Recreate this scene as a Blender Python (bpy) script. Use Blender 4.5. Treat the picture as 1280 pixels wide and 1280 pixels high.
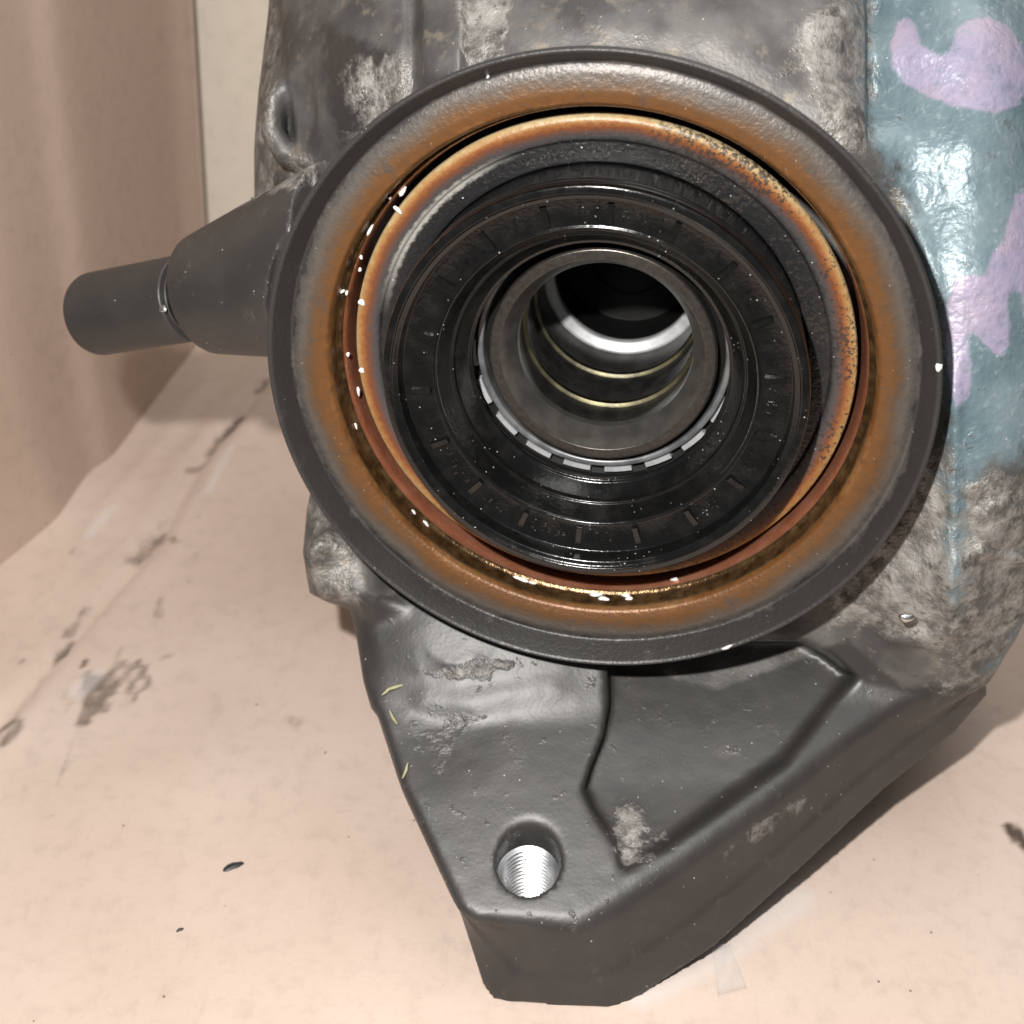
import bpy, math, random
import numpy as np
from mathutils import Matrix, Vector

random.seed(4); rng = np.random.default_rng(7)
for o in list(bpy.data.objects): bpy.data.objects.remove(o)
S = bpy.context.scene

# ------------------------------------------------------------------ camera, world, lights
PITCH = math.radians(35); CP, SP = math.cos(PITCH), math.sin(PITCH)
F = 1700.0                                   # focal length in pixels of the 1280 px photograph
CAM = np.array([-14.0, -211.0, 234.0])       # millimetres, the gearbox base is the world origin
RM = np.array([[1, 0, 0], [0, SP, -CP], [0, CP, SP]])   # camera axes -> world axes
def tow(p):                                  # camera-axes millimetres -> world metres
    return (np.asarray(p, float) @ RM.T + CAM) * 0.001
def U(px, py, d):                            # pixel and distance -> camera-axes millimetres
    return np.array([(px - 640) / F * d, (640 - py) / F * d, -d])
def onfloor(px, py, z=0.0):                  # pixel -> point of the floor, millimetres in the world
    r = RM @ np.array([(px - 640) / F, (640 - py) / F, -1.0]); return CAM + r * ((z - CAM[2]) / r[2])

cam = bpy.data.cameras.new('camera'); co = bpy.data.objects.new('camera', cam); S.collection.objects.link(co)
co.matrix_world = Matrix.Translation(CAM * .001) @ Matrix(RM.tolist()).to_4x4()
cam.sensor_width = 36; cam.lens = 36 * F / 1280; cam.clip_start = .005; cam.clip_end = 50
cam.dof.use_dof = True; cam.dof.focus_distance = .250; cam.dof.aperture_fstop = 22
S.camera = co

W = bpy.data.worlds.new('World'); S.world = W; W.use_nodes = True
W.node_tree.nodes['Background'].inputs[0].default_value = (.95, .97, 1.0, 1)
W.node_tree.nodes['Background'].inputs[1].default_value = .12
def area(name, loc, target, size, power, col, shape='DISK'):
    l = bpy.data.lights.new(name, 'AREA'); l.shape = shape; l.size = size; l.energy = power; l.color = col
    o = bpy.data.objects.new(name, l); S.collection.objects.link(o); o.location = loc
    o.rotation_euler = (Vector(target) - Vector(loc)).to_track_quat('-Z', 'Y').to_euler(); return o
area('phone_flash', tow((-36, 44, 4)), tow((4, -14, -270)),   .009, 1.55, (1, .97, .93))
area('ceiling_lamp', (.30, .12, 1.1), (0, .05, .08), .75, 6.0, (1, .985, .96), 'SQUARE')
S.view_settings.view_transform = 'Standard'; S.view_settings.look = 'None'
S.view_settings.exposure = 0.0; S.view_settings.gamma = 1
S.render.engine = 'CYCLES'; S.cycles.max_bounces = 6; S.cycles.diffuse_bounces = 3; S.cycles.glossy_bounces = 4

# ------------------------------------------------------------------ helpers
COL = S.collection; WM = {}                     # world matrices, for parenting
def link(o, parent=None):
    COL.objects.link(o)
    if parent:
        o.parent = parent; o.matrix_parent_inverse = WM[parent.name].inverted()
    WM[o.name] = o.matrix_basis.copy()
    return o
def mesh_np(name, V, Q, mat, parent=None, smooth=True, M=None, attrs=None):
    me = bpy.data.meshes.new(name); V = np.asarray(V, np.float32); Q = np.asarray(Q, np.int32); k = Q.shape[1]
    me.vertices.add(len(V)); me.vertices.foreach_set('co', V.ravel())
    me.loops.add(Q.size); me.loops.foreach_set('vertex_index', Q.ravel())
    me.polygons.add(len(Q)); me.polygons.foreach_set('loop_start', np.arange(0, Q.size, k, dtype=np.int32))
    me.polygons.foreach_set('use_smooth', np.full(len(Q), smooth, bool))
    me.update(calc_edges=True); me.validate()
    for a, v in (attrs or {}).items():
        at = me.attributes.new(a, 'FLOAT', 'POINT'); at.data.foreach_set('value', np.asarray(v, np.float32))
    me.materials.append(mat); o = bpy.data.objects.new(name, me)
    if M is not None: o.matrix_basis = M
    return link(o, parent)
def mesh_py(name, V, Fc, mat, parent=None, smooth=True, M=None, data=None):
    if data is None:
        me = bpy.data.meshes.new(name); me.from_pydata([tuple(v) for v in V], [], Fc); me.update()
        for p in me.polygons: p.use_smooth = smooth
        me.materials.append(mat)
    else: me = data
    o = bpy.data.objects.new(name, me)
    if M is not None: o.matrix_basis = M
    return link(o, parent)
def tag(o, label=None, cat=None, group=None, kind=None):
    for k, v in (('label', label), ('category', cat), ('group', group), ('kind', kind)):
        if v: o[k] = v
    return o
def rounded(prof, rad=.25, n=3):             # round the corners of an open (r, w) profile
    out = [prof[0]]
    for a, b, c in zip(prof, prof[1:], prof[2:]):
        a, b, c = map(np.array, (a, b, c)); la, lc = np.linalg.norm(a - b), np.linalg.norm(c - b)
        q = min(rad, .45 * la, .45 * lc); p0 = b + (a - b) / la * q; p1 = b + (c - b) / lc * q
        for t in np.linspace(0, 1, n + 1): out.append(tuple((1 - t) ** 2 * p0 + 2 * t * (1 - t) * b + t * t * p1))
    out.append(prof[-1]); return out
def lathe(name, prof, mat, parent, M, seg=256, rad=.25, n=3, wob=0.0):
    pr = np.array(rounded(prof, rad, n)) * .001; T = np.arange(seg) * 2 * np.pi / seg; k = len(pr)
    wv = 1 + wob * (np.sin(3 * T + 1) * .6 + np.sin(7 * T) * .4)
    V = np.stack([pr[None, :, 0] * (np.cos(T) * wv)[:, None], pr[None, :, 0] * (np.sin(T) * wv)[:, None], np.repeat(pr[None, :, 1], seg, 0)], 2).reshape(-1, 3)
    i = np.arange(seg)[:, None]; j = np.arange(k - 1)[None]; i2 = (i + 1) % seg
    Q = np.stack([i * k + j, i * k + j + 1, i2 * k + j + 1, i2 * k + j], 2).reshape(-1, 4)
    return mesh_np(name, V, Q, mat, parent, True, M)
def polysdf(X, Y, P):                        # signed distance to a polygon
    P = np.asarray(P, float); d = np.full(X.shape, 1e9); ins = np.zeros(X.shape, bool)
    for (x0, y0), (x1, y1) in zip(P, np.roll(P, -1, 0)):
        ex, ey = x1 - x0, y1 - y0; t = np.clip(((X - x0) * ex + (Y - y0) * ey) / (ex * ex + ey * ey + 1e-12), 0, 1)
        d = np.minimum(d, (X - x0 - t * ex) ** 2 + (Y - y0 - t * ey) ** 2)
        if y0 != y1: ins ^= ((y0 > Y) != (y1 > Y)) & (X < x0 + (Y - y0) * ex / ey)
    d = np.sqrt(d); return np.where(ins, -d, d)
def linedist(X, Y, P):
    d = np.full(X.shape, 1e9)
    for (x0, y0), (x1, y1) in zip(P[:-1], P[1:]):
        ex, ey = x1 - x0, y1 - y0; t = np.clip(((X - x0) * ex + (Y - y0) * ey) / (ex * ex + ey * ey + 1e-12), 0, 1)
        d = np.minimum(d, np.hypot(X - x0 - t * ex, Y - y0 - t * ey))
    return d
def sstep(a, b, x):
    t = np.clip((x - a) / (b - a), 0, 1); return t * t * (3 - 2 * t)
def smin(a, b, k):
    h = np.clip(.5 + .5 * (b - a) / k, 0, 1); return b + (a - b) * h - k * h * (1 - h)
def smax(a, b, k): return -smin(-a, -b, k)
LAT = rng.random((32, 32, 32)).astype(np.float32)
def vnoise(P, s):                            # smooth value noise, 0..1
    q = P / s + 100.0; i = np.floor(q).astype(int); f = q - i; f = f * f * (3 - 2 * f); r = 0
    for a in (0, 1):
        for b in (0, 1):
            for c in (0, 1):
                w = (f[:, 0] if a else 1 - f[:, 0]) * (f[:, 1] if b else 1 - f[:, 1]) * (f[:, 2] if c else 1 - f[:, 2])
                r = r + w * LAT[(i[:, 0] + a) % 32, (i[:, 1] + b) % 32, (i[:, 2] + c) % 32]
    return r

# frame of the flange: centre and outward normal in camera axes
C0 = U(738.44, 494.395, 243.108); N0 = np.array([-.207, -.605, 1.0]); N0 /= np.linalg.norm(N0)
U0 = np.cross([0, 1, 0], N0); U0 /= np.linalg.norm(U0); V0 = np.cross(N0, U0)
def frame(c, n):
    n = np.asarray(n, float) / np.linalg.norm(n); u = np.cross([0, 1, 0.01], n); u /= np.linalg.norm(u); v = np.cross(n, u)
    R = RM @ np.stack([u, v, n], 1); M = Matrix(R.tolist()).to_4x4(); M.translation = Vector(tow(c)); return M
MF = Matrix((RM @ np.stack([U0, V0, N0], 1)).tolist()).to_4x4(); MF.translation = Vector(tow(C0))
def onflange(px, py, w):                     # pixel -> (u, v) on the flange plane at height w
    r = U(px, py, 1.0); t = ((C0 + N0 * w) @ N0) / (r @ N0); q = r * t - C0; return q @ U0, q @ V0

# ------------------------------------------------------------------ materials
class Mat:
    def __init__(s, name):
        s.m = bpy.data.materials.new(name); s.m.use_nodes = True; s.t = s.m.node_tree
        s.b = s.t.nodes['Principled BSDF']; s.tc = None
    def n(s, typ, ins=None, **props):
        x = s.t.nodes.new('ShaderNode' + typ)
        for k, v in props.items(): setattr(x, k, v)
        for k, v in (ins or {}).items(): s.set(x.inputs[k], v)
        return x
    def set(s, inp, v):
        if hasattr(v, 'is_output'): s.t.links.new(v, inp)
        elif inp.type == 'RGBA' and not hasattr(v, '__len__'): inp.default_value = (v, v, v, 1)
        elif inp.type == 'RGBA' and len(v) == 3: inp.default_value = (*v, 1)
        else: inp.default_value = v
    def co(s):
        if not s.tc: s.tc = s.n('TexCoord').outputs['Object']
        return s.tc
    def noise(s, mm, detail=3, rough=.5, vec=None, dist=0):     # feature size in millimetres
        return s.n('TexNoise', {'Vector': vec or s.co(), 'Scale': 1000 / mm, 'Detail': detail, 'Roughness': rough, 'Distortion': dist}).outputs['Fac']
    def math(s, op, a, b=0.0, c=0.0):
        x = s.n('Math', operation=op); s.set(x.inputs[0], a); s.set(x.inputs[1], b); s.set(x.inputs[2], c); return x.outputs[0]
    def step(s, v, a, b, lo=0.0, hi=1.0):
        return s.n('MapRange', {'Value': v, 'From Min': a, 'From Max': b, 'To Min': lo, 'To Max': hi}, interpolation_type='SMOOTHSTEP').outputs[0]
    def mix(s, f, a, b):
        x = s.n('Mix', data_type='RGBA'); s.set(x.inputs[0], f); s.set(x.inputs[6], a); s.set(x.inputs[7], b); return x.outputs[2]
    def mixf(s, f, a, b):
        x = s.n('Mix', data_type='FLOAT'); s.set(x.inputs[0], f); s.set(x.inputs[2], a); s.set(x.inputs[3], b); return x.outputs[0]
    def attr(s, name): return s.n('Attribute', attribute_name=name).outputs['Fac']
    def ramp(s, v, stops):
        x = s.n('ValToRGB', {'Fac': v}); e = x.color_ramp.elements
        while len(e) < len(stops): e.new(.5)
        for el, (p, c) in zip(e, stops): el.position = p; el.color = (*c, 1)
        return x.outputs['Color']
    def specks(s, mm, thr, vec=None):                           # sparse small dots
        v = s.n('TexVoronoi', {'Vector': vec or s.co(), 'Scale': 1000 / mm, 'Randomness': 1.0})
        return s.step(v.outputs['Distance'], thr, thr * .6)
    def bump(s, h, mm, strength=1.0, prev=None):
        x = s.n('Bump', {'Height': h, 'Strength': strength, 'Distance': mm * .001})
        if prev: s.set(x.inputs['Normal'], prev)
        return x.outputs[0]
    def relief(s, *hs):                                         # one bump from several heights in millimetres
        t = None
        for h, mm in hs:
            v = s.math('MULTIPLY', h, mm); t = v if t is None else s.math('ADD', t, v)
        return s.bump(t, 1.0)
    def radius(s):                                              # distance from the local z axis, millimetres
        v = s.n('VectorMath', {0: s.co(), 1: (1000, 1000, 0)}, operation='MULTIPLY').outputs[0]
        return s.n('VectorMath', {0: v}, operation='LENGTH').outputs['Value']
    def out(s, **k):
        for a, v in k.items():
            s.set(s.b.inputs[{'color': 'Base Color', 'rough': 'Roughness', 'metal': 'Metallic', 'normal': 'Normal', 'spec': 'Specular IOR Level', 'coat': 'Coat Weight', 'coatr': 'Coat Roughness', 'alpha': 'Alpha', 'trans': 'Transmission Weight'}[a]], v)
        return s.m

def mat_coat():                                                 # satin black paint; pale specks colour in dust and metallic glints
    m = Mat('black_satin_paint'); d = m.noise(14, 4); sp = m.specks(4.2, .06)
    c = m.mix(m.step(d, .35, .75), (.027, .025, .024), (.038, .035, .033)); c = m.mix(m.math('MULTIPLY', m.math('MULTIPLY', sp, m.step(d, .45, .6)), .55), c, (.42, .40, .37))
    nb = m.relief((m.noise(.9, 2), .035), (sp, .07))
    return m.out(color=c, rough=m.mixf(d, .36, .56), spec=.5, normal=nb)
def mat_cast():
    m = Mat('cast_metal_partly_painted')
    coat, blue, purple, rgh = (m.attr(a) for a in ('coat', 'blue', 'purple', 'rough'))
    n1, n2, n3 = m.noise(2.2, 4, .65), m.noise(9, 3), m.noise(.8, 2)
    jit = m.math('SUBTRACT', n1, .5)
    # bare grey casting
    c = m.mix(m.step(n2, .3, .75), (.070, .067, .066), (.155, .148, .14))
    c = m.mix(m.step(m.noise(6, 3, .7), .55, .72), c, (.19, .165, .135))
    # black coat
    ck = m.mix(m.step(n2, .35, .75), (.027, .025, .024), (.036, .033, .031))
    fc = m.step(m.math('ADD', coat, m.math('MULTIPLY', jit, .5)), .35, .65)
    c = m.mix(fc, c, ck)
    # rough pale casting skin
    n4 = m.noise(5, 4, .7)
    cr = m.mix(m.step(n1, .3, .68), (.10, .093, .085), (.30, .28, .255)); cr = m.mix(m.step(n2, .50, .68), cr, (.36, .345, .32)); cr = m.mix(m.step(n4, .56, .70), cr, (.075, .068, .062))
    fr = m.step(m.math('ADD', rgh, m.math('MULTIPLY', m.math('SUBTRACT', n4, .5), 2.6)), .25, .95)
    c = m.mix(fr, c, cr)
    # blue-grey paint, its edge brushed and worn
    fb = m.step(m.math('ADD', blue, m.math('MULTIPLY', m.math('SUBTRACT', n4, .5), 12.0)), 2.2, -2.2)
    cb = m.mix(m.step(n2, .3, .7), (.105, .155, .178), (.165, .218, .24)); cb = m.mix(m.step(n1, .55, .72), cb, (.22, .275, .30))
    fb = m.math('MULTIPLY', fb, m.step(n4, .76, .64))
    c = m.mix(fb, c, cb)
    fp = m.step(m.math('ADD', purple, m.math('MULTIPLY', jit, 2.4)), .45, -.45)
    fp = m.math('MULTIPLY', fp, m.step(n1, .25, .55, .38, .75))
    c = m.mix(fp, c, m.mix(m.step(n2, .35, .7), (.31, .265, .385), (.37, .275, .37)))
    sp = m.specks(2.6, .09); spf = m.math('MULTIPLY', sp, m.step(n2, .42, .62))
    c = m.mix(m.math('MULTIPLY', spf, .55), c, (.68, .66, .60))  # pale specks: metallic glints and dust painted into the colour
    ro = m.mixf(fc, .52, m.mixf(n2, .41, .47)); ro = m.mixf(fr, ro, .55); ro = m.mixf(fb, ro, m.mixf(n1, .30, .52))
    me = m.math('MULTIPLY', m.math('SUBTRACT', 1.0, fc), m.mixf(fb, .4, .15)); me = m.math('MULTIPLY', me, m.math('SUBTRACT', 1.0, fp))
    hammer = m.noise(1.25, 1, .4)
    nb = m.relief((n3, m.mixf(fr, m.mixf(fc, .07, .03), .16)), (n1, m.mixf(fr, m.mixf(fc, .12, .03), .5)), (hammer, m.mixf(fb, 0.0, .17)), (spf, .1))
    return m.out(color=c, rough=ro, metal=me, spec=m.mixf(fc, .5, .6), normal=nb)
def mat_shield():
    m = Mat('heat_stained_steel'); r = m.radius()
    ns = m.math('SUBTRACT', m.noise(16, 4, .6), .5); nf = m.math('SUBTRACT', m.noise(1.6, 4, .65), .5)
    rr = m.math('ADD', r, m.math('ADD', m.math('MULTIPLY', ns, 5.5), m.math('MULTIPLY', nf, 1.6)))
    v = m.n('MapRange', {'Value': rr, 'From Min': 48.0, 'From Max': 60.0}).outputs[0]
    c = m.ramp(v, [(0, (.26, .15, .075)), (.13, (.20, .095, .034)), (.20, (.140, .057, .016)), (.36, (.122, .056, .019)), (.48, (.100, .064, .041)), (.60, (.10, .084, .072)), (.73, (.072, .065, .061)), (.77, (.032, .030, .029)), (1, (.040, .038, .037))])
    c = m.mix(m.math('MULTIPLY', m.step(m.noise(5, 4, .65), .58, .74), .7), c, (.062, .055, .050))
    c = m.mix(m.math('MULTIPLY', m.step(m.math('ADD', nf, .5), .42, .68), .38), c, m.mix(.5, c, (.03, .026, .024)))
    groove = m.step(r, 49.95, 49.6); cg = m.mix(m.step(m.noise(2.5, 4), .3, .7), (.055, .030, .012), (.17, .10, .045))
    copper = m.step(r, 48.75, 48.55); c = m.mix(groove, c, cg); c = m.mix(copper, c, m.mix(m.noise(4), (.30, .085, .035), (.62, .30, .19)))
    sp = m.math('MULTIPLY', m.specks(2.6, .06), .35); c = m.mix(sp, c, (.6, .56, .5))
    nb = m.relief((m.noise(.8, 3, .6), .09), (nf, .07))
    return m.out(color=c, rough=m.mixf(groove, m.mixf(ns, .40, .50), .25), metal=m.mixf(groove, .25, .7), normal=nb)
def mat_carrier():
    m = Mat('stained_seal_carrier'); r = m.radius()
    nf = m.math('SUBTRACT', m.noise(1.2, 5, .7), .5); ns = m.math('SUBTRACT', m.noise(14, 3), .5)
    rr = m.math('ADD', r, m.math('ADD', m.math('MULTIPLY', nf, 1.5), m.math('MULTIPLY', ns, 1.6)))
    v = m.n('MapRange', {'Value': rr, 'From Min': 38.0, 'From Max': 48.0}).outputs[0]
    c = m.ramp(v, [(0, (.012, .012, .013)), (.40, (.016, .015, .015)), (.50, (.05, .047, .047)), (.57, (.07, .045, .04)), (.66, (.13, .04, .013)), (.74, (.22, .085, .025)), (.81, (.29, .17, .065)), (.87, (.37, .29, .16)), (.92, (.25, .20, .13)), (1, (.07, .055, .05))])
    n1 = m.noise(.9, 3, .7); c = m.mix(m.math('MULTIPLY', m.step(m.math('ADD', n1, m.math('MULTIPLY', ns, .5)), .53, .62), m.step(m.n('SeparateXYZ', {0: m.co()}).outputs[0], -.005, .025, .1, .9)), c, (.03, .025, .022))
    sp = m.specks(1.9, .10); blk = m.step(r, 44, 42); f = m.math('MULTIPLY', m.math('MULTIPLY', sp, blk), m.step(m.noise(5), .45, .6))
    c = m.mix(f, c, (.6, .6, .57))
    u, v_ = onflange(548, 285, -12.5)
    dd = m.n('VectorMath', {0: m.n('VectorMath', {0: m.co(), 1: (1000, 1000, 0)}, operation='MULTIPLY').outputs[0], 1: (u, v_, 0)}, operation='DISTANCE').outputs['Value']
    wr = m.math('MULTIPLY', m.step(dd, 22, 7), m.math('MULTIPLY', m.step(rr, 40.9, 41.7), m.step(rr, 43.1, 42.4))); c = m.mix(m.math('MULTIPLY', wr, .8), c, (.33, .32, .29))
    n1b = m.math('MULTIPLY', n1, m.mixf(blk, .12, .24)); nb = m.relief((n1b, 1.0))
    return m.out(color=c, rough=m.mixf(blk, .42, .26), spec=.5, normal=nb)
def mat_rubber():
    m = Mat('oily_black_rubber'); r = m.radius()
    n1 = m.noise(3.5, 4, .6)
    c = m.mix(m.step(n1, .4, .75), (.0035, .0035, .0035), (.007, .0067, .0065))
    sp = m.specks(1.5, .12); reg = m.step(m.noise(9, 2), .50, .64); f = m.math('MULTIPLY', sp, reg)
    c = m.mix(m.math('MULTIPLY', f, .8), c, (.55, .55, .53))  # wet glitter painted as pale specks in the base colour
    nb = m.relief((m.noise(.8, 3, .6), .035), (f, .2))
    return m.out(color=c, rough=m.mixf(m.step(n1, .3, .75), .14, .24), spec=.6, normal=nb)
def mat_steel(name, c0, c1, ro, met=1.0, line=True):
    m = Mat(name); v = m.n('VectorMath', {0: m.co(), 1: (1, 1, 1)}, operation='MULTIPLY').outputs[0]
    r = m.radius(); w = m.n('TexNoise', {'W': m.math('MULTIPLY', r, 6.0), 'Scale': 1.0, 'Detail': 3}, noise_dimensions='1D').outputs['Fac']
    n1 = m.noise(4, 3); c = m.mix(m.step(n1, .3, .7), c0, c1); nb = m.relief((m.math('ADD', w, m.noise(.8, 2)), .022))
    if name == 'machined_steel': c = m.mix(m.step(r, 19.3, 19.6), c, m.mix(m.step(m.noise(1.0, 3, .7), .3, .75), (.07, .062, .056), (.11, .099, .09)))
    return m.out(color=c, rough=m.mixf(n1, ro * .8, ro * 1.3), metal=met, normal=nb)
def mat_plain(name, c, ro=.5, met=0.0, spec=.5):
    m = Mat(name); n1 = m.noise(1.5, 3); cc = m.mix(n1, tuple(x * .75 for x in c), tuple(min(1, x * 1.2) for x in c))
    return m.out(color=cc, rough=ro, metal=met, spec=spec, normal=m.bump(m.noise(.6, 3), .06, .5))
def mat_card(name, c0, c1, stain=False):
    m = Mat(name); n1 = m.noise(70, 2, .6); n2 = m.noise(5, 4, .65); n3 = m.noise(1.2, 2, .6)
    c = m.mix(m.step(n1, .3, .7), c0, c1); c = m.mix(m.math('MULTIPLY', m.step(n2, .45, .75), .30), c, tuple(x * .72 for x in c0))
    fib = m.noise(2.4, 3, .7, m.n('Mapping', {'Vector': m.co(), 'Scale': (1, .18, 1)}).outputs[0]); c = m.mix(m.math('MULTIPLY', m.step(fib, .56, .8), .18), c, tuple(x * .6 for x in c0))
    s1 = m.math('MULTIPLY', m.specks(6.0, .062), m.step(n2, .47, .56)); c = m.mix(m.math('MULTIPLY', s1, .75), c, (.06, .045, .035))
    if stain:
        st = m.attr('stain'); f = m.step(m.math('ADD', st, m.math('MULTIPLY', m.math('SUBTRACT', n2, .5), .55)), .18, 1.2)
        c = m.mix(f, c, (.085, .062, .047))
        sc = m.attr('scuff'); c = m.mix(m.math('MULTIPLY', m.step(m.math('ADD', sc, m.math('MULTIPLY', m.math('SUBTRACT', n2, .5), 1.0)), .3, .9), .35), c, (.62, .60, .60))
    return m.out(color=c, rough=.75, spec=.25, normal=m.relief((n3, .06), (n2, .12)))

MCOAT, MCAST, MSHIELD, MCARR, MRUB = mat_coat(), mat_cast(), mat_shield(), mat_carrier(), mat_rubber()
MTUBE = mat_steel('machined_steel', (.15, .143, .13), (.21, .20, .183), .30, .8)
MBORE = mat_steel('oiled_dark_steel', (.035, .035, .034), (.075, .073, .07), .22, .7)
MBRIGHT = mat_steel('bright_steel', (.55, .56, .58), (.72, .73, .74), .3)
MTHREAD = mat_steel('bright_aluminium', (.62, .63, .65), (.80, .81, .83), .30)
MBRASS = mat_steel('dull_brass', (.09, .084, .06), (.17, .15, .09), .35)
MGREY = mat_steel('grey_steel', (.34, .345, .355), (.48, .485, .50), .4, .35)
MBLACK = mat_plain('matt_black', (.003, .003, .003), .6, 0, .2)
MGREASE = mat_plain('white_grease', (.72, .70, .68), .25)
MGRASS = mat_plain('dry_grass', (.34, .33, .20), .6)
MCHIP = mat_plain('black_chip', (.02, .022, .024), .4)

# ------------------------------------------------------------------ the setting: cardboard floor and walls
def scan(pts): return [tuple(onfloor(*p)[:2]) for p in pts]
def floor():
    x = np.arange(-330, 361, 2.0); y = np.arange(-190, 270, 2.0); X, Y = np.meshgrid(x, y, indexing='ij')
    P = np.stack([X.ravel(), Y.ravel(), np.zeros(X.size)], 1)
    Z = (vnoise(P, 60.0) - .5) * 2.2 + (vnoise(P, 22.0) - .5) * .5
    cr = scan([(-90, 1010), (0, 905), (100, 795), (190, 690), (255, 570), (345, 465), (420, 360)])
    d = linedist(P[:, 0], P[:, 1], cr); Z = Z - 1.5 * np.exp(-(d / 2.2) ** 2) + .9 * np.exp(-((d - 6) / 3.5) ** 2)
    cr2 = scan([(-60, 900), (60, 770), (130, 640), (165, 600), (260, 470)])
    d2 = linedist(P[:, 0], P[:, 1], cr2); Z = Z + .9 * np.exp(-(d2 / 3) ** 2)
    Z -= Z[np.argmin(np.hypot(P[:, 0] + 0, P[:, 1] - 20))]; Z = np.minimum(Z, 1.6); P[:, 2] = Z
    ST = [([(338, 470), (322, 488)], 5, .9), ([(300, 520), (282, 540)], 9, 1.0), ([(275, 545), (262, 566)], 9, .8), ([(255, 580), (235, 590)], 8, .7),
          ([(205, 668), (185, 690), (170, 705)], 9, .75), ([(215, 678), (220, 684)], 7, .8), ([(245, 695), (241, 702)], 5, .6), ([(202, 755), (200, 775)], 7, .65),
          ([(110, 765), (85, 800)], 7, .65), ([(90, 808), (72, 828)], 7, .9), ([(112, 830), (106, 838)], 5, 1.0), ([(30, 830), (27, 834)], 5, .7), ([(90, 690), (88, 698)], 6, .5),
          ([(112, 850), (113, 885), (107, 905)], 10, .85), ([(128, 855), (130, 890)], 8, .9), ([(141, 842), (145, 870)], 7, .8), ([(157, 835), (170, 880)], 7, .75), ([(174, 832), (188, 862)], 7, .8),
          ([(200, 830), (212, 826)], 6, .6), ([(105, 905), (88, 945), (72, 985)], 5, .45), ([(-10, 918), (20, 905), (24, 915), (5, 935)], 8, .8), ([(155, 815), (145, 835)], 6, .5), ([(85, 870), (84, 890)], 7, .45),
          ([(1262, 1034), (1285, 1058)], 9, 1.25), ([(905, 1165), (893, 1182)], 8, .75), ([(360, 900), (368, 908)], 10, .45), ([(270, 1020), (275, 1024)], 8, .35),
          ([(1245, 880), (1262, 920)], 6, .35), ([(1228, 900), (1240, 940)], 6, .3), ([(240, 615), (120, 745)], 5, .38), ([(345, 463), (250, 590)], 4, .42), ([(100, 797), (20, 885)], 3, .35)]
    s = np.zeros(len(P))
    for pts, w, k in ST:
        q = scan(pts); wm = w / F * 400; s = np.maximum(s, k * (1 - sstep(wm * .35, wm * 1.5, linedist(P[:, 0], P[:, 1], q))))
    sc = np.zeros(len(P))
    for pts, w in (([(140, 640), (110, 675)], 10), ([(800, 1245), (900, 1190), (1000, 1120)], 22), ([(120, 850), (100, 870)], 16), ([(290, 560), (260, 620)], 8)):
        sc = np.maximum(sc, 1 - sstep(0, w / F * 600, linedist(P[:, 0], P[:, 1], scan(pts))))
    nx, ny = len(x), len(y); i = np.arange(nx - 1)[:, None] * ny + np.arange(ny - 1)[None]
    Q = np.stack([i, i + ny, i + ny + 1, i + 1], 2).reshape(-1, 4)
    o = mesh_np('floor', P * .001, Q, mat_card('pale_cardboard', (.52, .408, .340), (.58, .467, .398), True), None, True, None, {'stain': s, 'scuff': sc})
    tag(o, kind='structure')
floor()
def slab(name, base, shift, H, th, mat, nz=24):                 # a bent standing sheet of cardboard
    base = np.array(base, float); t = np.linspace(0, len(base) - 1, (len(base) - 1) * 8 + 1)
    bx = np.interp(t, range(len(base)), base[:, 0]); by = np.interp(t, range(len(base)), base[:, 1])
    for _ in range(4):
        bx[1:-1] = (bx[:-2] + 2 * bx[1:-1] + bx[2:]) / 4; by[1:-1] = (by[:-2] + 2 * by[1:-1] + by[2:]) / 4
    tx, ty = np.gradient(bx), np.gradient(by); L = np.hypot(tx, ty); nx_, ny_ = ty / L, -tx / L
    V = []; n = len(bx)
    for s in (0, 1):
        for k in range(nz + 1):
            z = -2 + H * k / nz; f = z / 132.0
            bend = np.exp(-max(z, 0) / 16.0)
            xs = np.mean(bx) + (bx - np.mean(bx)) * 1.0
            V.append(np.stack([xs * bend + (1 - bend) * (np.interp(np.arange(n), [0, n - 1], [bx[0], bx[-1]])) + shift[0] * f - s * th * nx_, by + shift[1] * f - s * th * ny_, np.full(n, z)], 1))
    V = np.concatenate(V); Fc = []; r = nz + 1
    for s in (0, 1):
        for k in range(nz):
            for i in range(n - 1):
                a = (s * r + k) * n + i; q = [a, a + 1, a + n + 1, a + n]; Fc.append(q if s == 0 else q[::-1])
    for k in range(nz):
        for i in (0, n - 1):
            a = k * n + i; b = (r + k) * n + i; Fc.append([a, a + n, b + n, b])
    for i in range(n - 1):
        a = nz * n + i; b = (r + nz) * n + i; Fc.append([a, a + 1, b + 1, b])
    return tag(mesh_py(name, V * .001, Fc, mat), kind='structure')
wb = scan([(-160, 850), (-70, 775), (0, 713), (40, 680), (78, 648), (112, 592), (142, 570), (200, 490), (246, 432), (264, 414)])
slab('cardboard_wall', wb, (10, 0), 250, 2.2, mat_card('brown_cardboard', (.455, .342, .275), (.47, .356, .288)))
slab('back_wall', [(-340, 254), (-200, 256), (0, 257), (200, 256), (360, 254)], (0, 0), 420, 6, mat_card('cream_cardboard', (.70, .62, .52), (.74, .66, .56)))

# ------------------------------------------------------------------ the gearbox
root = bpy.data.objects.new('gearbox', None); root.empty_display_size = .05; link(root)
tag(root, 'used cast gearbox unit with round dust shield, oil seal and black mounting bracket on cardboard', 'gearbox')

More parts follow.
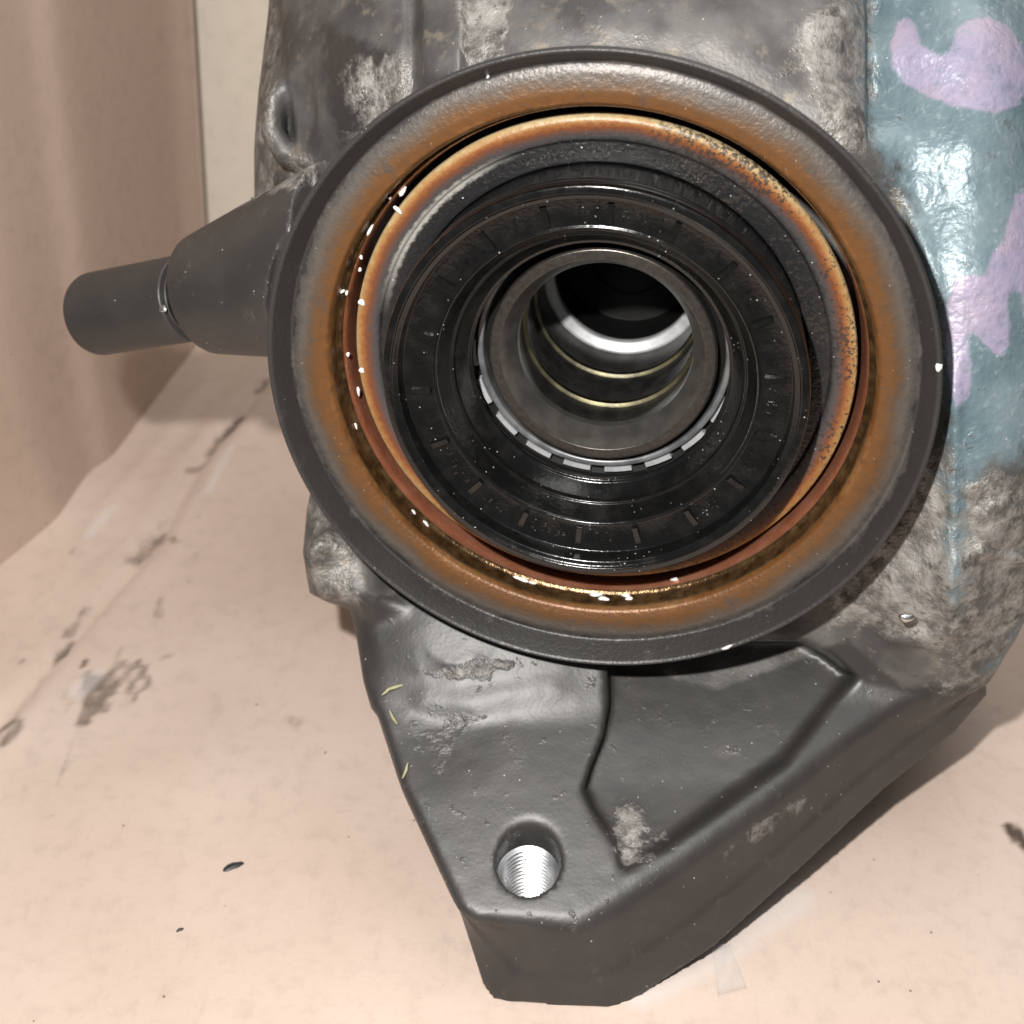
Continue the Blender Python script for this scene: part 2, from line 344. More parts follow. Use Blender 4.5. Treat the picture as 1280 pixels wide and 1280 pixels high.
# --- the casting as a solid field, meshed with surface nets
H = .75
gx = np.arange(-80, 122, H); gy = np.arange(-118, 134, H); gz = np.arange(-352, -226, H)
X2, Y2 = np.meshgrid(gx, gy, indexing='ij'); Zg = gz[None, None, :]
CTRL = [(345, -40, 292), (330, 60, 290), (322, 200, 290), (380, 40, 272), (420, 100, 262), (400, 170, 268), (430, 220, 270), (480, 20, 257), (480, 120, 256), (545, 0, 251), (550, 90, 247),
        (620, 20, 245), (620, 90, 242), (760, -40, 246), (760, 30, 238), (900, -40, 244), (900, 30, 236), (1000, -40, 244), (1000, 70, 236), (1060, 20, 240), (1070, 130, 237), (1075, 190, 237),
        (1095, 20, 249), (1095, 120, 247), (1130, 240, 243), (1150, 60, 242), (1150, 160, 241), (1215, 60, 239), (1215, 180, 237), (1280, 60, 243), (1280, 180, 241), (1360, 60, 256), (1360, 180, 254), (1150, -50, 246), (1280, -50, 250),
        (1175, 330, 240), (1230, 330, 238), (1300, 330, 243), (1370, 330, 253), (1188, 480, 243), (1240, 480, 243), (1310, 480, 247), (1195, 600, 249), (1255, 600, 248), (1330, 600, 254),
        (1150, 700, 260), (1195, 720, 255), (1240, 700, 257), (1300, 700, 262), (1100, 780, 272), (1140, 800, 271), (1200, 800, 267), (1250, 790, 269), (1340, 800, 275),
        (757, 450, 284), (550, 450, 288), (950, 450, 272), (757, 700, 288), (600, 650, 290), (470, 600, 292), (900, 700, 280), (1050, 600, 266), (1050, 400, 256), (700, 250, 262), (450, 350, 276), (430, 720, 291), (520, 800, 284), (700, 830, 282)]
Pc = np.array([U(*c) for c in CTRL])
def tps(Pc):
    n = len(Pc); d = np.hypot(Pc[:, None, 0] - Pc[None, :, 0], Pc[:, None, 1] - Pc[None, :, 1]); K = np.where(d > 0, d * d * np.log(d + 1e-9), 0) + np.eye(n) * 4
    A = np.zeros((n + 3, n + 3)); A[:n, :n] = K; A[:n, n] = 1; A[:n, n + 1:] = Pc[:, :2]; A[n:, :n] = A[:n, n:].T
    w = np.linalg.solve(A, np.r_[Pc[:, 2], 0, 0, 0])
    out = w[n] + w[n + 1] * X2 + w[n + 2] * Y2
    for i in range(n):
        r2 = (X2 - Pc[i, 0]) ** 2 + (Y2 - Pc[i, 1]) ** 2 + 1e-9; out = out + w[i] * .5 * r2 * np.log(r2)
    return out
Hb = np.clip(tps(Pc), -320, -228)
PX = 640 + F * X2 / -Hb; PY = 640 - F * Y2 / -Hb                 # where each column of the body shows
def pxpoly(P, d): return [tuple(U(px, py, d)[:2]) for px, py in P]
# step between the cast cover and the blue side housing, ribs, scars
Hb = Hb - 2.5 * sstep(-3, 3, PX - 1084) * (1 - sstep(1088, 1120, PX)) * (1 - sstep(150, 210, PY))
Hb = Hb + 2.6 * sstep(522, 532, PX) * sstep(588, 572, PX) * (1 - sstep(95, 130, PY)) - 2.0 * np.exp(-((PX - 515) / 8) ** 2) * (1 - sstep(95, 140, PY))
Hb = Hb + 1.6 * np.exp(-((PX - 1192 + .02 * (PY - 480)) / 10) ** 2) * sstep(430, 520, PY) * (1 - sstep(770, 820, PY))
Hb = Hb + 1.4 * np.exp(-(linedist(PX, PY, [(1090, 190), (1120, 230), (1150, 300), (1168, 370)]) / 12) ** 2)
Hb = Hb + 1.8 * (1 - sstep(26, 36, np.hypot(PX - 1250, PY - 655))) + 2.0 * np.exp(-(linedist(PX, PY, [(1225, 690), (1300, 705)]) / 6) ** 2)
Hb = Hb + 1.5 * np.exp(-(linedist(PX, PY, [(1115, 800), (1180, 795), (1200, 775)]) / 9) ** 2)
Hb = Hb - 6 * (1 - sstep(350, 362, PX - .12 * PY + 10)) * (PY < 240)
OUT = [(331, -170), (326, 0), (315, 100), (309, 180), (309, 250), (370, 330), (385, 480), (392, 560), (376, 640), (372, 690), (382, 745), (436, 762), (448, 800), (470, 880), (900, 900), (1180, 905), (1252, 862), (1280, 800), (1294, 745), (1430, 690), (1430, -170)]
dO = polysdf(X2, Y2, [tuple(U(a, b, 298 if (a < 455 and b < 300) else 291 if a < 480 else 272)[:2]) for a, b in OUT])
gh = np.gradient(Hb, H); slope = 1 / np.sqrt(1 + np.minimum(gh[0] ** 2 + gh[1] ** 2, 6))
D = smax((Zg - Hb[:, :, None]) * slope[:, :, None], np.broadcast_to(dO[:, :, None], (len(gx), len(gy), len(gz))), 5.0).astype(np.float32)

XX, YY = X2[:, :, None], Y2[:, :, None]
# neck behind the dust shield
rel = (XX - C0[0]) * N0[0] + (YY - C0[1]) * N0[1] + (Zg - C0[2]) * N0[2]
rad2 = (XX - C0[0]) ** 2 + (YY - C0[1]) ** 2 + (Zg - C0[2]) ** 2 - rel ** 2
rad_ = np.sqrt(np.maximum(rad2, 0)).astype(np.float32)
neck = np.maximum(rad_ - 51.5, rel + 9.0); D = smin(D, neck, 5.0)
# bracket
BN = np.array([-.05, .55, 1.0]); BP = U(757, 850, 283)             # the shelf of the bracket faces up
def bz(x, y): return BP[2] - (BN[0] * (x - BP[0]) + BN[1] * (y - BP[1]))
zf = bz(X2, Y2)
def onbr(px, py, back=0.0):
    r = U(px, py, 1.0); p0 = BP - np.array([0, 0, back]); return tuple((r * ((p0 @ BN) / (r @ BN)))[:2])
PF = [(452, 740), (459, 850), (502, 985), (573, 1140), (592, 1153), (726, 1158), (772, 1132), (872, 1067), (962, 1003), (1062, 925), (1135, 876), (1200, 835), (1235, 790), (1200, 700), (900, 700), (600, 700)]
PB = [(452, 740), (461, 850), (505, 985), (578, 1140), (613, 1250), (640, 1257), (762, 1264), (800, 1241), (892, 1180), (1002, 1080), (1102, 985), (1192, 913), (1232, 866), (1205, 700), (900, 700), (600, 700)]
dF = polysdf(X2, Y2, [onbr(*p) for p in PF])[:, :, None]; dB = polysdf(X2, Y2, [onbr(*p, 20.0) for p in PB])[:, :, None]
zb = zf + 2.2 * np.exp(-(linedist(PX, PY, [(540, 872), (600, 868), (640, 850)]) / 16) ** 2)
zt = zf[:, :, None]; t = np.clip((zt - Zg) / 20.0, 0, 1)
side = dF * (1 - t) + dB * t - .45 * sstep(.56, .62, t) * sstep(.0, .1, t)
bpx = 640 + F * X2 / -zf; bpy_ = 640 - F * Y2 / -zf
zb = zf - 1.6 * sstep(45, -45, bpy_ - 850 + .12 * (bpx - 600)) * sstep(760, 700, bpx) + .9 * np.exp(-(linedist(bpx, bpy_, [(535, 872), (590, 876), (640, 858), (690, 850)]) / 20) ** 2) - .7 * (1 - sstep(10, 95, np.hypot(bpx - 545, (bpy_ - 925) * 1.2)))
zb = zb + 4.0 * (1 - sstep(46, 62, np.hypot(bpx - 575, bpy_ - 782)))
zb = zb - .7 * np.exp(-(linedist(bpx, bpy_, [(1080, 850), (1150, 862), (1200, 850)]) / 6) ** 2)
br = smax(Zg - zb[:, :, None], side, 2.6); br = np.maximum(br, -325 - Zg)
D = smin(D, br.astype(np.float32), 4.0)
# pocket in the bracket
PP = [(757, 800), (759, 880), (752, 920), (736, 960), (727, 990), (742, 1022), (766, 1056), (777, 1092), (832, 1064), (905, 1014), (984, 957), (1022, 908), (1070, 846), (1034, 818), (1000, 800)]
dP = polysdf(X2, Y2, [onbr(*p) for p in PP])[:, :, None]
dep = (2.6 + 3.4 * sstep(1130, 980, bpy_)) * (1 - .35 * sstep(860, 1040, bpx))
pk = smax(dP + .12 * (zt - Zg) + .3, (zt - dep[:, :, None]) - Zg, 1.3)
D = smax(D, -pk.astype(np.float32), 1.2)
# threaded hole with its scalloped mouth
HC = np.array([*onbr(660, 1078), 0]); HC[2] = bz(HC[0], HC[1])
HN = np.array([-.03, .95, 1.0]); HN /= np.linalg.norm(HN)
hr = (XX - HC[0]) * HN[0] + (YY - HC[1]) * HN[1] + (Zg - HC[2]) * HN[2]
hd = np.sqrt(np.maximum((XX - HC[0]) ** 2 + (YY - HC[1]) ** 2 + (Zg - HC[2]) ** 2 - hr ** 2, 0))
D = np.maximum(D, -np.maximum(hd - 6.15, -hr - 30).astype(np.float32))
HM = HC + HN * 1.5 + np.array([.2, 1.6, 0]); md = np.sqrt((XX - HM[0]) ** 2 + ((YY - HM[1]) * .85) ** 2 + (Zg - HM[2]) ** 2) - 6.0
D = smax(D, -md.astype(np.float32), 1.6)
# tapered boss of the cross shaft
def rcone(a, b, ra, rb):
    a, b = np.array(a), np.array(b); L = np.linalg.norm(b - a); e = (b - a) / L
    q = (XX - a[0]) * e[0] + (YY - a[1]) * e[1] + (Zg - a[2]) * e[2]
    rr = np.sqrt(np.maximum((XX - a[0]) ** 2 + (YY - a[1]) ** 2 + (Zg - a[2]) ** 2 - q ** 2, 0)); tt = np.clip(q / L, -.2, 1.4)
    return q, rr - (ra + (rb - ra) * tt), L
SA, SB = U(256, 369, 281), U(395, 337, 268)
q, sdc, L = rcone(SA, SB, 12.2, 18.0); boss = smax(sdc, -q, 1.6); boss = np.maximum(boss, q - L * 1.3)
D = smin(D, boss.astype(np.float32), 3.0)
q, sdc, L = rcone(SA, SB, 9.3, 9.3); D = np.maximum(D, -np.maximum(sdc, q - 12).astype(np.float32))
# small lug low on the left, loop of the upper pocket
dl = polysdf(X2, Y2, pxpoly([(392, 672), (412, 655), (450, 680), (500, 760), (462, 775), (440, 757), (402, 750), (386, 728), (378, 696)], 283))[:, :, None]
zl = -281 + 1.0 * np.sin(X2 * .37 + 1) * np.sin(Y2 * .29) - 3.5 * sstep(-48, -36, X2) + 1.5 * np.exp(-((Y2 + 7) / 2.5) ** 2)
D = smin(D, np.maximum(smax(dl, Zg - zl[:, :, None], 4.0), -306 - Zg).astype(np.float32), 3.0)
lp = linedist(X2, Y2, pxpoly([(379, 80), (352, 98), (335, 125), (334, 155), (350, 182), (378, 192)], 272))
hl = Hb + 3.2; loop = np.sqrt(lp[:, :, None] ** 2 + ((Zg + 279) * .5) ** 2) - 2.4; D = smin(D, loop.astype(np.float32), 2.5)
pc_ = U(368, 140, 268); pockt = np.sqrt(((XX - pc_[0]) / 4.0) ** 2 + ((YY - pc_[1]) / 6.8) ** 2 + ((Zg - pc_[2]) / 5.0) ** 2) - 1; D = smax(D, (-pockt * 4.5).astype(np.float32), 2.0)
D = np.maximum(D, -np.maximum(rad_ - 50.4, -(rel + 40.0)))        # the bore for the seal
D = np.maximum(D, -np.maximum(rad_ - 63.0, -(rel + 9.5)).astype(np.float32))      # clearance round the dust shield
D = np.maximum(D, -np.maximum(rad_ - 26.0, -(rel + 90.0)).astype(np.float32))
# stands on the floor, closed at the back
Zw = YY * CP + Zg * SP + CAM[2]; D = np.maximum(D, (0.4 - Zw).astype(np.float32)); D = np.maximum(D, (-349 - Zg).astype(np.float32))
D = np.maximum(D, np.maximum(np.abs(XX - 20.5) - 99.5, YY - 131.0).astype(np.float32)); D[0] = D[-1] = 1; D[:, 0] = D[:, -1] = 1; D[:, :, 0] = D[:, :, -1] = 1

def surface_nets(D, o, h):
    s = D < 0; n = [k - 1 for k in D.shape]
    cnt = np.zeros(n, np.int8)
    for a in (0, 1):
        for b in (0, 1):
            for c in (0, 1): cnt += s[a:a + n[0], b:b + n[1], c:c + n[2]]
    I = np.argwhere((cnt > 0) & (cnt < 8)); acc = np.zeros((len(I), 3)); k = np.zeros(len(I)); E = [(0, 0, 0), (1, 0, 0), (0, 1, 0), (0, 0, 1), (1, 1, 0), (1, 0, 1), (0, 1, 1), (1, 1, 1)]
    val = {e: D[I[:, 0] + e[0], I[:, 1] + e[1], I[:, 2] + e[2]] for e in E}
    for e in E:
        for ax in range(3):
            if e[ax]: continue
            g = list(e); g[ax] = 1; g = tuple(g); a, b = val[e], val[g]; m = (a < 0) != (b < 0)
            tt = np.where(m, a / np.where(m, a - b, 1), 0); p = np.tile(np.array(e, float), (len(I), 1)); p[:, ax] += tt
            acc += p * m[:, None]; k += m
    V = (I + acc / k[:, None]) * h + np.array(o)
    vid = np.full(n, -1, np.int32); vid[I[:, 0], I[:, 1], I[:, 2]] = np.arange(len(I)); Q = []
    for ax in range(3):
        b, c = (ax + 1) % 3, (ax + 2) % 3
        sl0 = [slice(None)] * 3; sl1 = [slice(None)] * 3; sl0[ax] = slice(0, -1); sl1[ax] = slice(1, None)
        ch = s[tuple(sl0)] != s[tuple(sl1)]; J = np.argwhere(ch); ok = (J[:, b] > 0) & (J[:, c] > 0) & (J[:, b] < n[b]) & (J[:, c] < n[c]); J = J[ok]
        def cell(db, dc):
            K = J.copy(); K[:, b] += db; K[:, c] += dc; return vid[K[:, 0], K[:, 1], K[:, 2]]
        q = np.stack([cell(-1, -1), cell(0, -1), cell(0, 0), cell(-1, 0)], 1); f = ~s[J[:, 0], J[:, 1], J[:, 2]]
        q[f] = q[f][:, ::-1]; Q.append(q)
    return V, np.concatenate(Q)
V, Q = surface_nets(D, (gx[0], gy[0], gz[0]), H); del D
vx, vy, vz = V.T; px = 640 + F * vx / -vz; py = 640 - F * vy / -vz
def soft(poly, w): return 1 - sstep(-w, w, polysdf(px, py, poly))
coat = soft([(430, 745), (520, 740), (600, 760), (760, 825), (900, 860), (1060, 800), (1130, 860), (1240, 850), (1230, 940), (900, 1300), (500, 1300), (420, 900)], 22)
coat = np.maximum(coat, soft([(180, 260), (300, 240), (345, 225), (420, 215), (420, 480), (180, 480)], 14))
coat = np.maximum(coat, .75 * soft([(395, 20), (500, 60), (480, 170), (420, 200), (400, 120)], 30))
rough = np.zeros(len(V))
for P_, w, k in (([(985, 30), (1090, -20), (1086, 190), (1050, 190), (1010, 110)], 22, 1.0), ([(572, -20), (640, -20), (628, 60), (590, 90), (575, 60)], 10, 1.0), ([(440, 60), (520, 80), (510, 150), (450, 180), (430, 130)], 25, .75),
                 ([(1050, 640), (1180, 560), (1220, 600), (1320, 590), (1320, 760), (1250, 830), (1120, 800), (1040, 780)], 25, .95), ([(760, 1000), (800, 1010), (840, 1050), (778, 1095)], 18, .62), ([(375, 620), (440, 640), (450, 760), (380, 770)], 12, .6),
                 ([(300, -60), (352, -60), (345, 240), (300, 260)], 8, .72), ([(520, 835), (545, 838), (600, 820), (640, 830), (600, 850), (540, 850)], 6, .6), ([(1085, 180), (1110, 190), (1165, 330), (1190, 480), (1170, 480), (1120, 260)], 10, .45), ([(360, 190), (400, 195), (400, 235), (340, 240)], 10, .7),
                 ([(1200, 780), (1290, 760), (1250, 850), (1190, 870), (1150, 860)], 12, .6), ([(500, 890), (580, 900), (580, 960), (510, 950)], 25, .27), ([(975, 1010), (1012, 990), (1005, 1020), (900, 1075), (905, 1060)], 5, .42)):
    rough = np.maximum(rough, k * soft(P_, w))
blue = polysdf(px, py, [(1085, -150), (1084, 160), (1110, 210), (1150, 300), (1176, 420), (1184, 560), (1190, 760), (1200, 760), (1205, 600), (1262, 575), (1310, 560), (1500, 560), (1500, -150)]) / 6.9
edgeb = polysdf(px, py, [(1230, 830), (1262, 770), (1300, 700), (1330, 760), (1260, 880), (1225, 870)]) / 6.5; blue = np.minimum(blue, edgeb + 2.0)
p1 = [(1122, 28), (1135, 22), (1145, 35), (1150, 55), (1165, 65), (1180, 70), (1190, 60), (1197, 35), (1215, 24), (1235, 22), (1262, 33), (1278, 60), (1285, 100), (1275, 130), (1250, 141), (1200, 135), (1160, 120), (1130, 105), (1116, 85), (1113, 55)]
p2 = [(1190, 355), (1200, 345), (1220, 342), (1232, 345), (1242, 315), (1256, 298), (1262, 270), (1270, 242), (1300, 232), (1310, 300), (1310, 430), (1280, 400), (1276, 370), (1268, 358), (1260, 370), (1261, 400), (1262, 430), (1254, 448), (1240, 440), (1225, 425), (1215, 412), (1208, 420), (1213, 450), (1214, 480), (1209, 500), (1195, 508), (1188, 490), (1184, 440), (1184, 390)]
purple = np.minimum(polysdf(px, py, p1), polysdf(px, py, p2)) / 6.9
amp = .10 + .75 * rough + .12 * (blue < 0)
nv = (vnoise(V, 2.2) - .5) * .7 + (vnoise(V, 5.0) - .5) * .6
nrm = np.stack([np.zeros(len(V)), np.zeros(len(V)), np.ones(len(V))], 1)
V = V + nrm * (nv * amp)[:, None]
mesh_np('casting', tow(V), Q, MCAST, root, True, None, {'coat': coat, 'blue': blue, 'purple': purple, 'rough': rough})

# --- turned parts of the flange
shield = lathe('dust_shield', [(47.4, -40), (47.6, -17), (48.2, -11.6), (48.62, -10.0), (49.55, -9.3), (49.6, -6.6), (50.2, -5.0), (52.2, -4.3), (55.6, -4.5), (57.1, -5.0), (59.3, -.3), (59.9, .1), (60.35, -.5), (60.2, -1.6), (58.0, -6.8), (54, -7.0), (51.5, -8), (50.8, -30)], MSHIELD, root, MF, 320, .6, 5)
carrier = lathe('seal_carrier', [(46.2, -15.5), (46.9, -13.2), (46.6, -12.1), (45.8, -11.7), (44, -12.0), (42.3, -12.6), (42.0, -13.2), (41.2, -13.2), (38.0, -13.6), (37.8, -20)], MCARR, root, MF, 320, .5, 4)
seal = lathe('oil_seal', [(37.9, -16), (38.0, -5.2), (38.35, -4.9), (38.35, -4.1), (38.0, -3.8), (38.05, -3.1), (38.5, -2.8), (38.5, -1.9), (38.15, -1.6), (38.5, -1.1), (38.2, 0), (36.9, .1), (36.6, -.4), (35.7, -.7), (35.45, -3.9), (29.9, -4.6), (29.55, -4.3), (29.2, -4.6), (27.4, -8.4), (27.0, -8.3), (26.7, -9.2), (24.7, -12.0), (24.1, -12.1), (24.0, -13.0), (25.5, -15), (25.5, -16)], MRUB, root, MF, 320, .22, 3)
tube = lathe('output_sleeve', [(21.7, -45), (21.7, -16.5), (21.4, -16.05), (19.5, -16.0), (16.95, -21.3), (16.9, -23.0)], MTUBE, root, MF, 256, .18, 3)
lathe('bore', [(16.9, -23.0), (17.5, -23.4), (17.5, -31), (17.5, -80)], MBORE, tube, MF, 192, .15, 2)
lathe('snap_ring', [(17.6, -30.6), (16.75, -30.9), (16.7, -32.2), (17.6, -32.4)], MBRASS, tube, MF, 192, .2, 3)
lathe('snap_ring', [(17.6, -44.6), (16.75, -44.9), (16.7, -46.3), (17.6, -46.5)], MBRASS, tube, MF, 192, .2, 3)
lathe('end_collar', [(17.5, -57.2), (17.2, -57.6), (15.4, -58.3), (15.2, -58.8), (15.3, -60)], MGREY, tube, MF, 192, .2, 3)
lathe('end_plug', [(15.3, -59.2), (15.4, -71), (9, -71.5), (8.5, -70.6), (3, -70.6), (.01, -70.2)], MBLACK, tube, MF, 96, .3, 3)
bearing = lathe('bearing_ring', [(23.0, -24), (23.1, -18.4), (23.3, -18.1), (24.2, -17.9), (24.4, -18.3), (24.5, -24)], mat_steel('scratched_steel', (.12, .123, .13), (.22, .223, .23), .38, .6), root, MF, 256, .15, 2)
lathe('dark_gap_backing', [(21.75, -20.5), (24.0, -20.4), (26.8, -19.6), (27.5, -16)], MBLACK, bearing, MF, 192, .1, 1)  # black backing added to paint the dark gap between sleeve and ring
def arcbox(r0, r1, w0, w1, half, n=4, ch=.0):
    V_, F_ = [], []
    for k in range(n + 1):
        a = -half + 2 * half * k / n
        for r, w in ((r0, w0), (r1, w0), (r1 - ch, w1), (r0 + ch, w1)): V_.append((r * math.cos(a) * .001, r * math.sin(a) * .001, w * .001))
    for k in range(n):
        for j in range(4): F_.append([k * 4 + j, k * 4 + (j + 1) % 4, k * 4 + 4 + (j + 1) % 4, k * 4 + 4 + j])
    F_ += [[0, 3, 2, 1], [n * 4 + j for j in range(4)]]; return V_, F_
def ang(px_, py_, w): u, v = onflange(px_, py_, w); return math.atan2(v, u)
rd = None; a0 = ang(720, 586, -17.6)
for k in range(19):
    M = MF @ Matrix.Rotation(a0 + k * math.tau / 19, 4, 'Z')
    if rd is None: o = mesh_py('roller', *arcbox(24.6, 25.7, -22, -18.2, math.radians(6.2), 4, .08), MGREY, bearing, False, M); rd = o.data
    else: mesh_py('roller', None, None, None, bearing, False, M, rd)
rb = None; a0 = ang(763, 268, -4)
for k in range(18):
    M = MF @ Matrix.Rotation(a0 + k * math.tau / 18, 4, 'Z')
    if rb is None: o = mesh_py('rib', *arcbox(30.4, 34.4, -4.9, -3.75, math.radians(.9), 2, .25), MRUB, seal, False, M); rb = o.data
    else: mesh_py('rib', None, None, None, seal, False, M, rb)
# worn raised moulding marks between the ribs, no longer legible
Vm, Fm = [], []
for k in range(18):
    if k in (3, 4, 5, 10): continue
    for g in range(random.choice((3, 4, 5))):
        ca = a0 + (k + .22 + .14 * g) * math.tau / 18
        for s_ in range(3):
            if random.random() < .25: continue
            r0 = 31.2 + s_ * .8 + random.uniform(-.15, .15); lo = random.random() < .4
            v_, f_ = arcbox(r0, r0 + (random.uniform(.7, 1.3) if lo else random.uniform(.2, .4)), -4.7, -4.12, math.radians(.3 if lo else random.uniform(.3, .8)), 1, .05); a = ca + random.uniform(-.018, .018); b = len(Vm)
            Vm += [(x * math.cos(a) - y * math.sin(a), x * math.sin(a) + y * math.cos(a), z) for x, y, z in v_]; Fm += [[i + b for i in f] for f in f_]
tag(mesh_py('moulded_marks', Vm, Fm, MRUB, seal, False, MF), kind='stuff')

# --- white grease on the groove
def blob(name, M, a, b, c, mat, parent, seed):
    r_ = random.Random(seed); V_, F_ = [], []; n, m_ = 10, 5; ph = [r_.uniform(0, 6.28) for _ in range(3)]
    V_.append((0, 0, c))
    for j in range(1, m_ + 1):
        el = math.pi / 2 * (1 - j / m_)
        for i in range(n):
            az = math.tau * i / n; k = 1 + .22 * math.sin(2 * az + ph[0]) + .13 * math.sin(3 * az + ph[1]); V_.append((a * math.cos(el) * math.cos(az) * k, b * math.cos(el) * math.sin(az) * k, c * math.sin(el)))
    for i in range(n): F_.append([0, 1 + i, 1 + (i + 1) % n])
    for j in range(m_ - 1):
        for i in range(n): F_.append([1 + j * n + i, 1 + (j + 1) * n + i, 1 + (j + 1) * n + (i + 1) % n, 1 + j * n + (i + 1) % n])
    F_.append([1 + (m_ - 1) * n + i for i in range(n)][::-1])
    return mesh_py(name, np.array(V_) * .001, F_, mat, parent, True, M)
for i, (gx_, gy_, w, a, b) in enumerate([(503, 239, -11.6, 1.3, .45), (462, 288, -10, 1.2, .5), (451, 321, -11, .45, .45), (450, 337, -11, .4, .4), (433, 366, -9, .5, .4), (428, 364, -9, .4, .7), (452, 378, -11.7, .8, .6), (435, 443, -10, .45, .45), (452, 463, -11.7, .5, .7),
        (448, 489, -11, 1.0, .35), (441, 533, -9.5, .9, .3), (530, 656, -9.5, .9, .45), (517, 640, -9.4, .6, .3), (648, 734, -9.4, 1.6, .6), (663, 738, -9.4, .8, .4), (745, 747, -9.4, 1.5, .5), (755, 759, -8.2, 1.05, .62), (783, 748, -9.4, 1.0, .5), (788, 758, -8.3, .7, .5), (843, 724, -11, 1.0, .4), (487, 247, -9.5, .4, .4), (497, 262, -11.7, .35, 1.2), (610, 96, -4.2, .3, .25), (908, 808, -.2, 1.3, .35), (1174, 459, -.2, 1.0, .5)]):
    u, v = onflange(gx_, gy_, w); r_ = math.hypot(u, v); th = math.atan2(v, u)
    if gx_ < 1000 and gy_ not in (96, 808): r_ = min(r_, 49.5)
    if gx_ in (908, 1174): r_ = 59.6
    nrm_ = Vector((-math.cos(th), -math.sin(th), .5)).normalized() if (r_ > 48.3 and r_ < 50) else Vector((0, 0, 1))
    R_ = nrm_.to_track_quat('Z', 'Y').to_matrix().to_4x4(); tx = Vector((-math.sin(th), math.cos(th), 0)); ty = nrm_.cross(tx)
    R_ = Matrix((tx, ty, nrm_)).transposed().to_4x4(); R_.translation = Vector((r_ * math.cos(th), r_ * math.sin(th), w)) * .001
    blob('grease_drop', MF @ R_, a, b, .35, MGREASE, shield, i)

# --- threaded insert, cross shaft with its ring
tp = [(6.4, -4.2), (6.1, -4.4)]; w = -4.9
while w > -28: tp += [(5.2, w), (5.25, w - .3), (6.1, w - .85), (6.1, w - 1.0)]; w -= 1.5
tp += [(5.0, w - .3), (.02, w - .4)]
MH = frame(HC, HN); lathe('threaded_hole', tp, MTHREAD, root, MH, 96, .02, 1); bpy.data.objects['threaded_hole'].data.polygons.foreach_set('use_smooth', [False] * len(bpy.data.objects['threaded_hole'].data.polygons))
AX = U(113, 394, 298) - SA; LS = np.linalg.norm(AX); AX /= LS
MS = frame(SA, AX)
shaft = lathe('cross_shaft', [(.02, LS), (6.8, LS), (8.5, LS - .9), (9.05, LS - 2.4), (9.05, 5.6), (8.95, 4.4), (8.6, 4.1), (7.3, 4.0), (7.3, -11)], MCOAT, root, MS, 128, .5, 5)
lathe('shaft_ring', [(7.2, 3.9), (7.6, 3.6), (7.7, 2.6), (7.6, 1.0), (7.2, .8)], mat_plain('black_rubber_ring', (.012, .012, .012), .3), shaft, MS, 96, .4, 4)
e_ = U(206, 386, 1.0)
M = MS.copy(); tt = (SA @ np.cross(AX, [0, 1, 0])) ; pt = U(204, 386, 275.6)
blob('ring_fleck', frame(pt, (-.3, 0, 1)), .75, .95, .4, MBRIGHT, shaft, 3)
pp = U(1133, 772, 262.5); blob('cast_pin', frame(pp, (-.1, -.5, 1)), 1.3, 1.2, .8, MBRIGHT, root, 4)

# ------------------------------------------------------------------ bits lying about
def sliver(name, pts, wd, mat, label, cat, group=None):
    pts = [np.array(p) for p in pts]; V_, F_ = [], []; n = len(pts)
    for i, p in enumerate(pts):
        t_ = pts[min(i + 1, n - 1)] - pts[max(i - 1, 0)]; t_ = t_ / np.linalg.norm(t_); nn = np.array([0, .3, 1.0]); s_ = np.cross(t_, nn); s_ /= np.linalg.norm(s_); k = wd * (.35 + .65 * math.sin(math.pi * (i + .3) / (n - .4)))
        for a, b in ((-1, 0), (0, .5), (1, 0), (0, -.3)): V_.append(p + s_ * a * k + nn * b * k)
    for i in range(n - 1):
        for j in range(4): F_.append([i * 4 + j, i * 4 + (j + 1) % 4, i * 4 + 4 + (j + 1) % 4, i * 4 + 4 + j])
    F_ += [[0, 1, 2, 3], [n * 4 - 1, n * 4 - 2, n * 4 - 3, n * 4 - 4]]
    return tag(mesh_py(name, tow(np.array(V_)), F_, mat), label, cat, group)
def onb(px_, py_, up=.3): x, y = onbr(px_, py_); return np.array([x, y, bz(x, y) + up])
sliver('grass_blade', [onb(478, 868, 1.0), onb(487, 860, 1.6), onb(497, 857, 1.6), onb(506, 855, 1.2)], .5, MGRASS, 'longest curved straw blade on the bracket edge just below the dust shield', 'grass blade')
sliver('grass_blade', [onb(487, 888, 0), onb(492, 898, .3), onb(497, 905, .4)], .42, MGRASS, 'short straw bit on the dusty patch of the bracket', 'grass blade')
sliver('grass_blade', [onb(503, 973, 0), onb(508, 962, .4), onb(510, 953, .4)], .4, MGRASS, 'straw bit on the bracket edge, lowest of the three', 'grass blade')
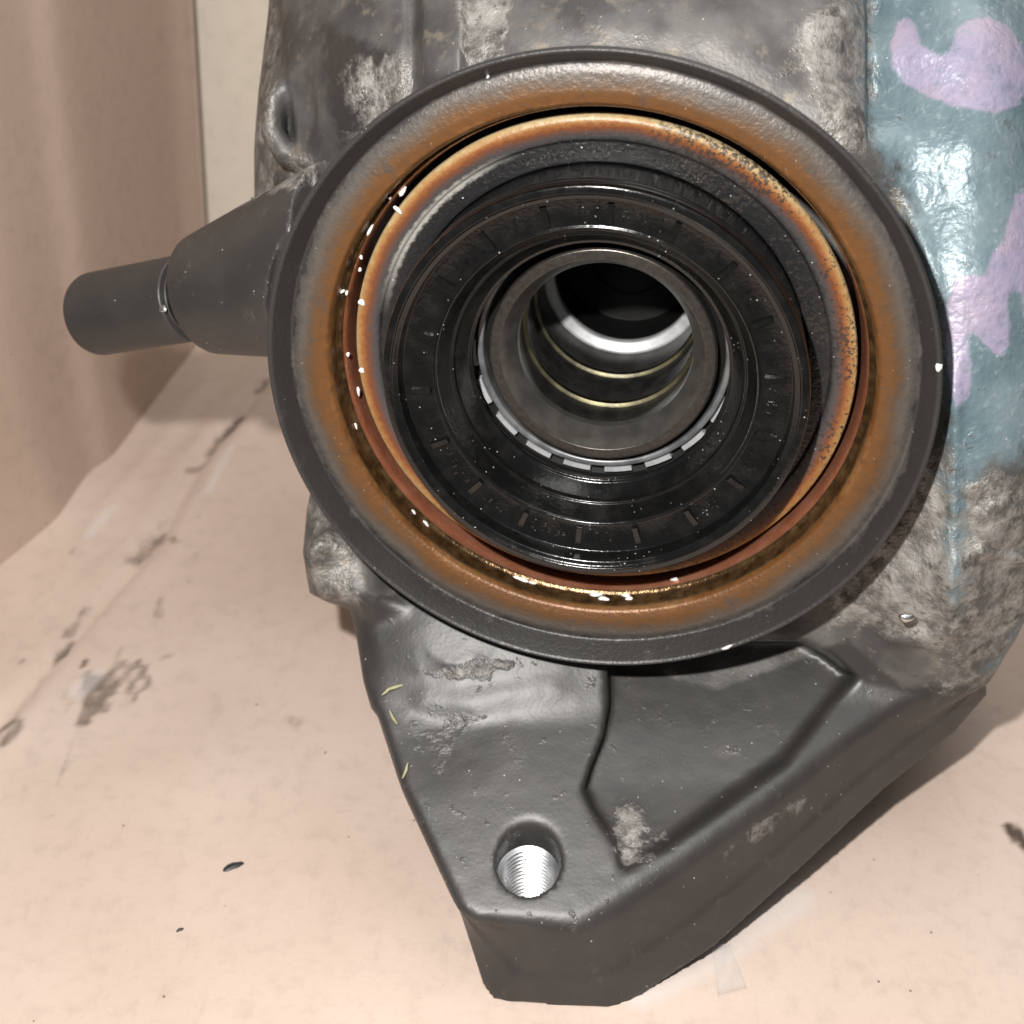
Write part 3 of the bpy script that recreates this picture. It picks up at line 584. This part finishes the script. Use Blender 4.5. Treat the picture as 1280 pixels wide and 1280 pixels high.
def chip(name, px_, py_, a, b, rz, mat, label, cat, seed, h=.6, group=None):
    p = onfloor(px_, py_); o = blob(name, Matrix.Translation(Vector((p[0] * .001, p[1] * .001, floor_z(p) * .001 - .0001))) @ Matrix.Rotation(rz, 4, 'Z'), a, b, h, mat, None, seed); return tag(o, label, cat, group)
fm = bpy.data.objects['floor'].data; FZ = np.empty(len(fm.vertices) * 3, np.float32); fm.vertices.foreach_get('co', FZ); FZ = FZ.reshape(-1, 3) * 1000
def floor_z(p): return float(FZ[np.argmin(np.hypot(FZ[:, 0] - p[0], FZ[:, 1] - p[1])), 2])
chip('paint_chip', 291, 1083, 2.3, 1.1, .65, MCHIP, 'largest black paint chip lying on the pale cardboard', 'chip', 11)
chip('paint_chip', 225, 1163, .8, .5, .8, MCHIP, 'small black crumb on the cardboard below the largest chip', 'chip', 12, .4)

# scrap of clear tape on the floor beside the bracket's nose
tq = [onfloor(*p) for p in ((889, 1192), (912, 1182), (932, 1240), (897, 1248))]; Vt, Ft = [], []; n = 8
for z in (0, .18):
    for i in range(n + 1):
        for j in range(n + 1):
            a, b = i / n, j / n; p = (tq[0] * (1 - a) + tq[1] * a) * (1 - b) + (tq[3] * (1 - a) + tq[2] * a) * b
            Vt.append(((p[0]) * .001, p[1] * .001, (floor_z(p) + .35 + z + 1.5 * abs(b - .5) ** 2 + .5 * math.sin(4 * a + 5 * b)) * .001))
r = (n + 1) ** 2
for i in range(n):
    for j in range(n):
        q = i * (n + 1) + j; f = [q, q + n + 1, q + n + 2, q + 1]; Ft += [f[::-1], [k + r for k in f]]
        if i == 0: Ft.append([q, q + 1, q + 1 + r, q + r])
        if i == n - 1: e = q + n + 1; Ft.append([e + 1, e, e + r, e + 1 + r])
        if j == 0: Ft.append([q + n + 1, q, q + r, q + n + 1 + r])
        if j == n - 1: e = q + 1; Ft.append([e, e + n + 1, e + n + 1 + r, e + r])
mt = Mat('clear_tape'); mt = mt.out(color=(.80, .78, .76), rough=.18, alpha=.16)
tag(mesh_py('tape_scrap', Vt, Ft, mt), 'small scrap of clear tape on the cardboard beside the bracket nose', 'tape')
